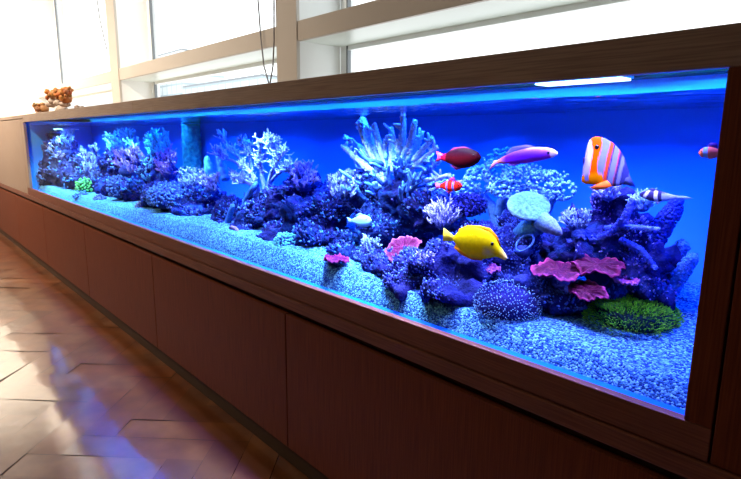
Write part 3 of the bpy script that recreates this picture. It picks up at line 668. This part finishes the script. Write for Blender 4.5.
# discs and cones
def leaf_disc(name, label, px, py, Y, w_, h_, tilt, col, rim, thick=.008, ruff=.12, seed=1, cat='coral', dish=.2, bumps=0, yaw=0, lobes=5):
    cc = at(px, py, Y); k = mpp(cc); R = w_*k; NR, NA = 10, 72; vs = []; cs = []
    rot = Matrix.Rotation(yaw, 3, 'Z') @ Matrix.Rotation(tilt, 3, 'X')
    asp = h_
    for side in (1, -1):
        for i in range(NR+1):
            t = i/NR
            for j in range(NA):
                a = 2*PI*j/NA; rr = R*t*(1+ruff*t*(noise.noise(Vector((math.cos(a)*1.5+seed, math.sin(a)*1.5, seed)))+.5*math.sin(lobes*a+seed)))
                z = dish*R*t*t + ruff*.6*R*t*t*math.sin(lobes*a+seed*2) + side*thick*.5*(1-t**6*.8)
                if name == 'plate_coral': z += .003*t*math.sin(a*17+3*noise.noise(Vector((math.cos(a)*2, t*4, seed))))+.006*noise.noise(Vector((rr*math.cos(a)*60, rr*math.sin(a)*60, seed)))
                if bumps and side == 1: z += bumps*noise.noise(Vector((rr*math.cos(a)*120, rr*math.sin(a)*120, seed)))
                q = rot @ Vector((rr*math.cos(a), rr*math.sin(a)*asp, z)); q = cc+q
                q.y = min(max(q.y, .046), .56); vs.append(q)
                cs.append(tuple(x+(y-x)*max(0, (t-.8)/.2) for x, y in zip(col, rim)))
    M_ = (NR+1)*NA; fs = []
    for s_ in (0, 1):
        for i in range(NR):
            for j in range(NA):
                a, b_ = s_*M_+i*NA+j, s_*M_+i*NA+(j+1) % NA
                f = (a, b_, b_+NA, a+NA); fs.append(f if s_ == 0 else f[::-1])
    for j in range(NA):
        a, b_ = NR*NA+j, NR*NA+(j+1) % NA; fs.append((a, b_, b_+M_, a+M_))
    gg = G(); gg.add(vs, fs, cs); o = gg.build(name, PALE if name == 'plate_coral' else CORAL, origin=cc); return tag(o, label, cat)
MG, MR = (.10, .001, .035), (.55, .05, .2)
leaf_disc('plate_coral', 'left magenta plate coral shelf beside the right rock, flat top', 559, 271, .22, 28, .7, .25, MG, MR, seed=1.3, dish=.06)
leaf_disc('plate_coral', 'upper purple magenta plate coral ridge in front of the right rock', 598, 266, .24, 27, .55, .35, (.10, .001, .035), (.40, .03, .14), seed=4.1, dish=.02, ruff=.2)
leaf_disc('plate_coral', 'lower pink rimmed plate coral just left of the green tufted coral', 588, 291, .20, 24, .5, .55, MG, MR, seed=2.2, dish=.05, yaw=-.3)
leaf_disc('plate_coral', 'small dim magenta plate at the right under the ridge plate', 626, 282, .26, 13, .6, .3, (.38, .05, .36), (.6, .15, .5), seed=6.2)
leaf_disc('plate_coral', 'magenta cup plate coral on the front rock left of the yellow fish', 403, 249, .22, 20, .9, .6, (.16, .002, .06), (.5, .10, .25), seed=3.2, dish=.1)
leaf_disc('plate_coral', 'pink cup rim hanging below the magenta cup plate coral', 398, 262, .20, 14, .7, .7, (.20, .02, .12), (.6, .25, .4), seed=3.9, dish=.2)
leaf_disc('plate_coral', 'flat purple plate coral lying on the sand at centre', 336, 259, .10, 16, .6, .12, (.20, .003, .10), (.35, .03, .18), seed=5.2, dish=.03)
leaf_disc('plate_coral', 'pinkish plate coral left of the turquoise ball coral', 265, 241, .20, 11, .8, .5, (.25, .04, .2), (.6, .15, .35), seed=7.2, dish=.1)
leaf_disc('plate_coral', 'small red plate on the sand right of the turquoise ball coral', 306, 247, .22, 7, .6, .3, (.6, .05, .2), (.8, .1, .3), seed=8.2)
leaf_disc('plate_coral', 'faint red plate on the dark rock beside the yellow fish mouth', 492, 270, .22, 11, .6, .3, (.30, .05, .25), (.4, .1, .35), seed=8.8)
leaf_disc('leather_coral', 'pale grey green oval disc coral with dotted face, under the pink fish', 529, 205, .28, 21, .92, .72, (.42, .62, .55), (.7, .8, .75), seed=.4, dish=-.06, ruff=.03, thick=.016, bumps=.004, lobes=2, yaw=.75)
e_ = coral_thing('leather_coral', at(530, 240, .28), 'pale turquoise and pinkish bell shaped coral below the oval disc coral')
gg = G()
thick_branch(gg, [(513, 237), (527, 229), (540, 224)], .30, (4, 10, 10), (.1, .22, .45), (.3, .6, .65), bump=.05)
gg.build('stalk', CORAL, e_)
gg = G(); thick_branch(gg, [(541, 220), (550, 226), (561, 234)], .27, (9.5, 8.5, 2.5), (.45, .62, .65), (.85, .55, .52), n=14, bump=.04)
gg.build('bell', CORAL, e_)
# small ring coral
e_ = coral_thing('cup_coral', at(524, 250, .26), 'small dark open cup coral right of the yellow fish mouth')
gg = G(); ring = []
for j in range(25):
    a = 2*PI*j/24; ring.append((525+9*math.cos(a), 243+7*math.sin(a)-4*math.cos(a), -.02*math.sin(a)))
pts = [at(x, y, .26+d) for x, y, d in ring]
gg.tube(pts, [mpp(pts[0])*1.2]*25, n=6, col=(.2, .3, .6), bump=.4)
gg.build('rim', CORAL, e_)
gg = G(); gg.sph(at(523, 251, .28), 1, (.08, .1, .3), 3, (.024, .02, .02)); gg.build('cup', CORAL, e_)

# green grassy coral
cc = at(633, 312, .30); k = mpp(cc)
e_ = empty('tufted_coral', at(635, 325, .30), 'bright green grassy tufted coral mound on the sand at the right', 'coral')
gg = G(); gg.sph(cc+Vector((0, 0, -.01)), 1, (.01, .05, .05), 3, (40*k, .085, 13*k)); gg.build('base', CORAL, e_)
gg = G()
for i in range(3600):
    a = random.uniform(0, 2*PI); t = math.sqrt(random.random()); x = math.cos(a)*t; y = math.sin(a)*t
    zz = math.sqrt(max(0, 1-t*t)); p = cc+Vector((x*43*k, y*.115, zz*19*k-.012))
    if y > .6: continue
    if t > .8: p.z -= random.random()*9*k
    d = (Vector((x*.9, y*.9, .35+zz*.6))+Vector([random.uniform(-.35, .35) for _ in range(3)])).normalized()
    q = random.random(); ln = k*random.uniform(2.5, 5.5)
    gg.tube([p, p+d*ln*.6, p+d*ln+Vector((0, 0, -ln*.1))], [k*.6, k*.5, k*.3], n=3, col=(.015, .10, .03), col2=(.10+.35*q, .55+.45*q, .01+.03*q), cap=False)
tag(gg.build('tentacles', PALE, e_), kind='stuff')

# greenish overflow pillar at the back
P0, P1 = at(190, 113, .50), at(191, 176, .50)
PILM = mat('mossy_pillar', (.12, .85, .36), .8, col2=(.05, .40, .22), nscale=40, bump=.8, bscale=60)
gg = G(); pts = []; rr = []; 
for i in range(31):
    t = i/30; p = P0.lerp(P1, t); p.x = P0.x; p.z = WZ-.004+(sand(P0.x, .5)-.03-WZ)*t
    pts.append(p); rr.append(.058*(1+.18*noise.noise(Vector((0, 0, t*9)))))
gg.tube(pts, rr, n=28, bump=.05)
o = gg.build('overflow_pillar', PILM, origin=pts[-1]); tag(o, 'tall greenish mossy round pillar standing behind the reef left of centre', 'pillar')

# pink and teal curl
gg = G(); thick_branch(gg, [(231, 227), (236, 229), (238, 235), (233, 240)], .14, (1.6, 2, 2, 1.4), (.95, .3, .4), (.9, .35, .5), n=8, bump=.05)
o = gg.build('tube_coral', CORAL, origin=at(233, 240, .14)); tag(o, 'small curled pink tube coral on the sand left of centre', 'coral')

# ------------------------------------------------------------------ fish
def fish(name, label, xs_, top, bot, Y, th, colf, fins=(), eyes=(), yawk=0, group=None, N=64, er=1.0):
    """xs_: photo columns from nose to tail root, top/bot: outline rows; th: half thickness in metres."""
    px0 = sum(xs_)/len(xs_)
    def pos(px, py, dy=0): return at(px, py, Y+yawk*(px-px0)) + Vector((0, dy, 0))
    a, b_ = xs_[0], xs_[-1]
    def smooth(ys, x):
        t = (x-a)/(b_-a); ts = [(q-a)/(b_-a) for q in xs_]
        i = max(0, min(len(ts)-2, next((j for j in range(len(ts)-1) if t <= ts[j+1]), len(ts)-2)))
        y0, y1, y2, y3 = ys[max(i-1, 0)], ys[i], ys[i+1], ys[min(i+2, len(ys)-1)]; u_ = (t-ts[i])/(ts[i+1]-ts[i])
        return .5*((2*y1)+(-y0+y2)*u_+(2*y0-5*y1+4*y2-y3)*u_*u_+(-y0+3*y1-3*y2+y3)*u_**3)
    cx_ = sum((at((a+b_)/2, (top[len(top)//2]+bot[len(bot)//2])/2, Y)[i]*(i == 0) for i in range(1)))
    cen = at((a+b_)/2, (top[len(top)//2]+bot[len(bot)//2])/2, Y)
    e_ = empty(name, cen, label, 'fish', group)
    gg = G(); NA = 28; vs = []; cs = []; fs = []
    hm = max(b2-t2 for t2, b2 in zip(top, bot))
    for i in range(N+1):
        t = .5-.5*math.cos(PI*i/N) if i < N/2 else i/N
        x = a+(b_-a)*t; T, B = smooth(top, x), smooth(bot, x); h = max(.3, (B-T)/2); m_ = (T+B)/2
        wth = th*min(1, (h*2/hm))**.8*(1-.55*t**1.5)
        for j in range(NA):
            an = 2*PI*j/NA; s_, c_ = math.sin(an), math.cos(an)
            py = m_-h*c_; vs.append(pos(x, py, -wth*s_*(abs(s_)**.25)))
            cs.append(colf(x, py))
    for i in range(N):
        for j in range(NA):
            p, q = i*NA+j, i*NA+(j+1) % NA; fs.append((p, q, q+NA, p+NA))
    fs.append(tuple(range(NA))[::-1]); fs.append(tuple(N*NA+j for j in range(NA)))
    gg.add(vs, fs, cs)
    for fin in fins:
        pg = fin[0]; fc = fin[1]; off = fin[2] if len(fin) > 2 else 0
        m_ = len(pg); cxp = sum(q[0] for q in pg)/m_; cyp = sum(q[1] for q in pg)/m_
        v2 = []; c2 = []
        for sd in (-1, 1):
            for q in pg: v2.append(pos(q[0], q[1], off+sd*.0008)); c2.append(fc(*q) if callable(fc) else fc)
            v2.append(pos(cxp, cyp, off+sd*.0022)); c2.append(fc(cxp, cyp) if callable(fc) else fc)
        f2 = [(i, (i+1) % m_, m_) for i in range(m_)]+[((i+1) % m_+m_+1, i+m_+1, 2*m_+1) for i in range(m_)]
        f2 += [((i+1) % m_, i, i+m_+1, (i+1) % m_+m_+1) for i in range(m_)]
        gg.add(v2, f2, c2)
    gg.build('body', SKIN, e_)
    for (ex, ey) in eyes:
        t = (ex-a)/(b_-a); T, B = smooth(top, ex), smooth(bot, ex); h = (B-T)/2; m_ = (T+B)/2
        wth = th*min(1, (h*2/hm))**.8*(1-.55*t**1.5); c_ = max(-1, min(1, (m_-ey)/h)); s_ = math.sqrt(1-c_*c_)
        for sd in (-1, 1):
            E = G(); p = pos(ex, ey, sd*wth*s_*(s_**.25)*.93); E.sph(p, mpp(p)*er, (1, 1, 1), 2, (1, .7, 1)); E.build('eye', BLK, e_)
    return e_
def lerp3(a, b_, t): t = max(0, min(1, t)); return tuple(x+(y-x)*t for x, y in zip(a, b_))
YE, YO = (1.0, .88, .003), (1.0, .40, .003)
def tang(x, y):
    c = YE
    if y < 229: c = lerp3(YE, YO, (229-y)/3)
    if 485 < x < 497 and 246 < y < 256: c = lerp3(YE, (.75, .72, .35), 1-math.hypot((x-490)/7, (y-251)/6))
    if x > 500: c = lerp3(YE, (1, .75, .25), (x-500)/8)
    return c
fish('yellow_tang', 'bright yellow disc shaped fish swimming right, in front of the dark rock', [507, 505, 500, 496, 490, 480, 470, 462, 457, 453],
     [257, 253, 246, 238, 232, 228, 227, 229, 233, 237], [259, 260, 258, 257, 258, 259, 257, 252, 246, 241], .13, .016, tang,
     fins=[([(455, 237), (444, 228), (443, 241), (455, 241)], (.95, .85, .05)), ([(501, 246), (497, 236), (490, 228), (480, 225.5), (468, 225), (459, 229), (458, 233), (470, 229), (485, 230), (494, 236)], YO),
           ([(456, 243), (454, 248), (462, 255), (472, 259.5), (482, 260.5), (484, 257), (468, 253)], YO), ([(488, 247), (482, 246), (480.5, 249), (485, 250.5)], (1, .80, .003), -.0105)], eyes=[(494.5, 243.5)], er=1.9)
def pw(y, P_):
    return float(np.interp(y, [q[0] for q in P_], [q[1] for q in P_]))
def copper(x, y):
    OR = (1.0, .11, .0); WH = (.17, .22, .60); DK = (.04, .03, .16); YO_ = (1.0, .32, .0)
    if y > 175 and x < 604: return YO_ if not (586 < x < 590 and y < 181) else WH
    c = WH
    l = pw(y, [(136, 590), (144, 593.5), (152, 595), (160, 593.5), (168, 592), (176, 591)]); r = pw(y, [(136, 602), (144, 603.5), (152, 602), (160, 600), (168, 598.5), (176, 600)])
    if l < x < r: c = OR
    elif x <= l: c = (.5, .58, .85) if x > l-5 and 142 < y < 162 else ((1, .5, .2) if y < 142 else (.42, .42, .75))
    if 583 < x < 586.5 and 158 < y < 164: c = DK
    m1 = pw(y, [(138, 614), (150, 612.5), (163, 610), (184, 605)])
    if abs(x-m1) < 2.6: c = (.80, .08, .02) if x < m1+1 else DK
    m2 = pw(y, [(146, 620), (152, 621.5), (167, 619), (186, 614)])
    if abs(x-m2) < 1.7: c = DK if x > m2-.9 else (.55, .05, .06)
    m3 = pw(y, [(150, 625), (163, 626), (184, 621)])
    if x > m3-1.2: c = (.03, .04, .22)
    return c
fish('butterflyfish', 'tall white fish with orange and dark vertical stripes near the top right', [582, 583.5, 586, 588.5, 592, 597, 604, 610, 616, 621, 625, 629],
     [177, 166, 152, 142, 138, 136.5, 138, 141, 145.5, 151.5, 159, 171], [182, 183, 184, 184, 184.5, 184.5, 185, 186, 186, 185, 183, 180], .20, .011, copper,
     fins=[([(623, 165), (628, 172), (635.5, 187), (626, 185), (619, 184)], (.10, .14, .45)), ([(591, 187), (598, 184), (608, 180), (613, 186), (604, 189.5), (596, 190)], (1.0, .20, .03), -.004),
           ([(583, 158), (585, 157), (586, 164), (583.4, 165)], (.03, .03, .12))], eyes=[(598.5, 147)], er=2.5, N=110)
def anth(x, y):
    t = (x-500)/57; m_ = 155-t*3
    c = lerp3((1, .36, .42), (.34, .03, .62), (y-m_+3)/5)
    if t < .12: c = lerp3((1, .35, .15), c, (t)/.12)
    if t > .9: c = (.85, .75, .9)
    if y < m_-4: c = (1, .55, .6)
    return c
fish('anthias', 'slender pink and violet fish with orange tail base swimming right', [557, 553, 546, 536, 524, 512, 502, 497],
     [151.5, 149, 147.5, 147, 148.5, 152, 157, 160], [155, 157.5, 159.5, 161.5, 163.5, 164, 163.5, 163.5], .21, .012, anth,
     fins=[([(499, 159.5), (494, 161), (489, 170), (497, 164.5), (500, 163.5)], (.8, .35, .5)), ([(540, 148), (526, 144.5), (512, 147), (505, 154), (512, 154), (526, 150)], (.35, .35, .75)),
           ([(522, 163), (514, 166), (508, 165), (512, 163)], (.6, .2, .8))], eyes=[(550, 152.8)], er=1.5)
def maroon(x, y): return lerp3((.045, .001, .004), (.010, .001, .006), (158-y)/6) if x > 446 else (.35, .004, .03)
fish('maroon_fish', 'dark red oval fish above the small striped clownfish', [480, 478, 473, 466, 458, 450, 444, 441],
     [155, 152, 149.5, 148, 148.3, 151, 154, 155], [160, 163, 166, 168, 167.5, 164, 161, 159.5], .22, .014, maroon,
     fins=[([(443, 154), (436, 151), (438, 157), (435, 162), (443, 160)], (.9, .06, .25)), ([(474, 150), (465, 146.5), (454, 147.5), (448, 152), (460, 150)], (.14, .02, .08)), ([(468, 167), (456, 170), (450, 165)], (.2, .03, .12))], eyes=[(475.5, 155.5)], er=1.0)
def clown(x, y):
    return (.12, .14, .5) if (446.6 < x < 448.4 or 453.4 < x < 455.2 or x < 440) else (.60, .015, .008)
fish('clownfish', 'small red clownfish with white bars beside the big staghorn coral', [462, 459, 455, 450, 446, 442, 439.5],
     [184.5, 181.5, 180.8, 180.5, 181.2, 183.5, 184.5], [187.5, 190.5, 191.5, 191.5, 190.5, 188.5, 187.5], .24, .009, clown,
     fins=[([(440, 184), (435.5, 183), (436, 189), (440, 188)], (.85, .12, .3)), ([(456, 181), (454, 176.5), (450, 178), (449, 181)], (.5, .05, .35)), ([(452, 190), (449, 194), (446, 191)], (.7, .05, .15))], eyes=[(459.5, 185)], er=.8)
def clown2(x, y): return (.25, .6, .9) if (704 < x < 708.5) else (1.0, .22, .12)
fish('clownfish', 'orange clownfish with a pale blue head bar, half behind the right edge of the frame', [699, 701, 705, 710, 715, 720, 724],
     [151.5, 149, 147, 146.5, 147.5, 149.5, 151], [154.5, 157, 158, 159, 158, 156.5, 155.5], .12, .008, clown2,
     fins=[([(706, 147), (711, 142.5), (717, 143), (718, 149)], (.08, .05, .25)), ([(722, 150), (730, 147), (731, 159), (722, 156)], (1, .3, .15))], eyes=[(702.5, 151.5)], er=.8)
def dam(x, y):
    if x > 662: return (.28, .42, .8) if y > 193.5 else (.12, .14, .5)
    return (.65, .8, 1) if (646.5 < x-(y-192)*-.6 < 650 or 655 < x < 658.5) else (.03, .03, .14)
fish('striped_damselfish', 'slim black and white striped fish at the right above the rock spire', [640, 643, 648, 655, 662, 668, 674, 678],
     [193, 191.5, 190.5, 190.3, 191.5, 193.5, 195, 195.8], [196.5, 198, 200, 201.5, 201.5, 200.5, 199, 198], .24, .008, dam,
     fins=[([(676, 195.8), (686, 196.2), (693.5, 198.5), (686, 199.5), (676, 198.2)], (.25, .45, .8)), ([(656, 200), (657, 205), (662, 201)], (.4, .5, .9)), ([(646, 191), (652, 188), (662, 191)], (.05, .05, .2))], eyes=[(644, 194)], er=.7)
def pale(x, y): return (.30, .72, .85)
fish('pale_blue_fish', 'pale blue fish hovering in the shade under the big staghorn coral', [371, 369, 364, 359, 354, 351],
     [219, 216.5, 214.8, 215.3, 218, 219.5], [223, 226, 227.5, 226.5, 223.5, 222], .27, .010, pale,
     fins=[([(352, 219.5), (347, 217), (348.5, 221), (346.5, 225), (352, 222)], (.3, .65, .85)), ([(366, 216), (360, 212.8), (354, 216)], (.2, .5, .8))], eyes=[(368, 219.5)], er=.7)
gg = G(); thick_branch(gg, [(362, 245), (362, 235), (361.5, 228)], .33, (5.5, 6.5, 7.5), (.05, .25, .85), (.10, .40, .95), n=12, bump=.06)
o = gg.build('cup_sponge', CORAL, origin=at(362, 245, .33)); tag(o, 'vivid blue cup sponge below the pale blue fish', 'sponge')
def fb(x, y): return (.04, .04, .25)
fish('small_dark_fish', 'tiny dark blue fish left of the right rock peak', [566, 568, 572, 577, 580], [215, 213, 211.5, 212.5, 214], [218, 220.5, 221.5, 220, 218], .30, .006, fb,
     fins=[([(579, 214), (584, 211), (584, 220), (579, 218)], (.04, .04, .2))], eyes=[(569, 215)], er=.6)

# ------------------------------------------------------------------ ornaments on the ledge, cords
OY = .10
def onledge(px, d=0): 
    p = at(px, 100, OY+d); return Vector((p.x, p.y, TOPZ-.001))
c = onledge(42); e_ = empty('driftwood_ornament', c, 'rounded orange brown coral skull-like ornament at the left on the ledge', 'ornament')
gg = G(); k = mpp(c); hz = .085
for (dx, dz, r_, s_) in ((0, .05, .052, (1.3, .9, .95)), (-.07, .04, .032, (1, 1, 1)), (.05, .045, .035, (1, 1, 1)), (-.085, .015, .02, (1.6, 1, .8)), (0, .012, .03, (2.4, 1, .4))):
    gg.sph(c+Vector((dx*1.1, 0, dz*1.0)), r_, (.42, .20, .07), 3, s_, jit=.05)
for _ in range(40):
    gg.sph(c+Vector((random.uniform(-.11, .06), random.uniform(-.05, .01), random.uniform(.02, .09))), random.uniform(.008, .018), (random.uniform(.3, .5), random.uniform(.13, .22), .06), 2, jit=.2)
gg.build('body', ORN, e_)
gg = G(); 
for dx, dz in ((.02, .012), (.05, .012), (-.03, .014)):
    gg = G(); gg.sph(c+Vector((dx, -.035, dz+.004)), .014, (.75, .55, .42), 2); gg.build('foot', ORN, e_)
c = onledge(60); e_ = empty('driftwood_ornament', c, 'tall rust orange coral ornament with upturned tip on the ledge', 'ornament')
gg = G(); top = at(60, 93, OY)
zt_ = top.z
for (px, py, rw, rh) in ((56, 94, 7, 4.5), (63, 94, 7, 5), (66, 99, 4, 4), (67, 90, 3, 3)):
    q = at(px, py, OY); k = mpp(q); gg.sph(q, 1, (.60, .21, .05), 3, (rw*k, .045, rh*k), jit=.10)
for _ in range(70):
    q = at(random.gauss(60, 4.5), random.gauss(95, 2.2), OY); q.y += random.uniform(-.045, .02); gg.sph(q, random.uniform(.010, .022), (random.uniform(.4, .7), random.uniform(.13, .24), .04), 2, jit=.2)
q = at(66, 92, OY); gg.tube([q, at(68.5, 89, OY), at(70, 87.3, OY)], [.022, .016, .008], col=(.7, .3, .1))
gg.build('crown', ORN, e_)
gg = G()
for (px, py, rw, rh) in ((54, 101, 4, 4), (59, 103, 5, 3.5), (65, 104, 5, 3), (51, 104.5, 3, 3), (61, 98, 3, 3)):
    q = at(px, py, OY); k = mpp(q); g1 = G(); g1.sph(q, 1, (.62, .50, .42), 3, (rw*k, .04, rh*k), jit=.12); g1.build('pebble', ORN, e_)
gg.tube([c+Vector((.04, 0, 0)), c+Vector((.04, 0, .05))], [.06, .03], col=(.6, .5, .42))
gg.build('base', ORN, e_)
for (px, py, rw, rh, cl, lab) in ((77, 104, 3, 2.8, (.35, .25, .2), 'small brown stone on the ledge, left one of the two'), (82, 104.3, 2.6, 2.2, (.45, .42, .4), 'small grey stone on the ledge, right one of the two')):
    q = at(px, py, OY); k = mpp(q); q.z = TOPZ+rh*k*.85; gg = G(); gg.sph(q, 1, cl, 3, (rw*k*.8, .02, rh*k), jit=.12)
    o = gg.build('ledge_stone', ORN, origin=(q.x, q.y, TOPZ)); tag(o, lab, 'stone')
# sign-like grey wedge at the seam
CORD = mat('grey_cord', (.25, .25, .27), .6)
def cord(lab, P_, Y):
    pts = [at(x, y, Y) for x, y in P_]; gg = G(); q = []
    for i in range(len(pts)-1):
        for s in range(6): q.append(pts[i].lerp(pts[i+1], s/6))
    q.append(pts[-1]); gg.tube(q, .0042, n=6)
    o = gg.build('blind_cord', CORD, origin=pts[0]); tag(o, lab, 'cord', None)
cord('thin cord loop hanging left of the far mullion', [(96, -30), (97, 0), (100, 20), (104, 38), (107, 50)], .59)
cord('left strand of cord hanging in front of the centre mullion', [(258, -30), (258, 0), (261, 40), (264, 66), (269, 84)], .59)
cord('right strand of cord hanging in front of the centre mullion', [(274.5, -30), (274, 0), (274, 40), (273, 66), (270, 84)], .59)
# hook on the left wall
gg = G(); v_ = ray(12, 33); t = (-9.7-CAM.x)/v_.x; q = CAM+v_*t
gg.box(q.x, q.x+.02, q.y-.04, q.y+.04, q.z-.1, q.z+.1); o = gg.build('wall_switch', GREY, origin=q, smooth=False, bevel=.004)
tag(o, 'small grey fitting on the white wall at the top left', 'fitting')

# ------------------------------------------------------------------ buildings outside
BM = bpy.data.materials.new('pale_facade'); BM.use_nodes = True; n = BM.node_tree.nodes; L = BM.node_tree.links
b = n['Principled BSDF']; b.inputs['Roughness'].default_value = .8
tc = n.new('ShaderNodeTexCoord'); br = n.new('ShaderNodeTexBrick'); mp = n.new('ShaderNodeMapping'); mp.inputs['Rotation'].default_value = (PI/2, 0, 0)
L.new(tc.outputs['Object'], mp.inputs[0]); L.new(mp.outputs[0], br.inputs[0]); br.offset = 0
br.inputs['Color1'].default_value = (.62, .68, .70, 1); br.inputs['Color2'].default_value = (.68, .74, .76, 1); br.inputs['Mortar'].default_value = (.40, .48, .52, 1)
br.inputs['Scale'].default_value = 1; br.inputs['Mortar Size'].default_value = .16; br.inputs['Brick Width'].default_value = 2.2; br.inputs['Row Height'].default_value = 1.7
L.new(br.outputs[0], b.inputs['Base Color'])
def bld(x0, x1, y0, y1, h, lab):
    e_ = empty('office_building', ((x0+x1)/2, y0, -10), lab, 'building')
    G().box(x0, x1, y0, y1, -10, h).build('facade', BM, e_, smooth=False)
    G().box(x0, x1, y0, y1, h, h+.25).build('roof', GREY, e_, smooth=False)
def bpx(pa, pb, ptop, Y, lab, d=8):
    A, B = at(pa, ptop, Y), at(pb, ptop, Y); bld(A.x, B.x, Y, Y+d, B.z, lab)
bpx(150, 181, 50, 40, 'faint pale grey office block seen through the window left of the centre mullion')
bpx(182, 262, 76, 36, 'faint pale building with a window grid low behind the middle pane')
bpx(84, 112, 92, 30, 'faint low pinkish building seen through the far left lower pane')
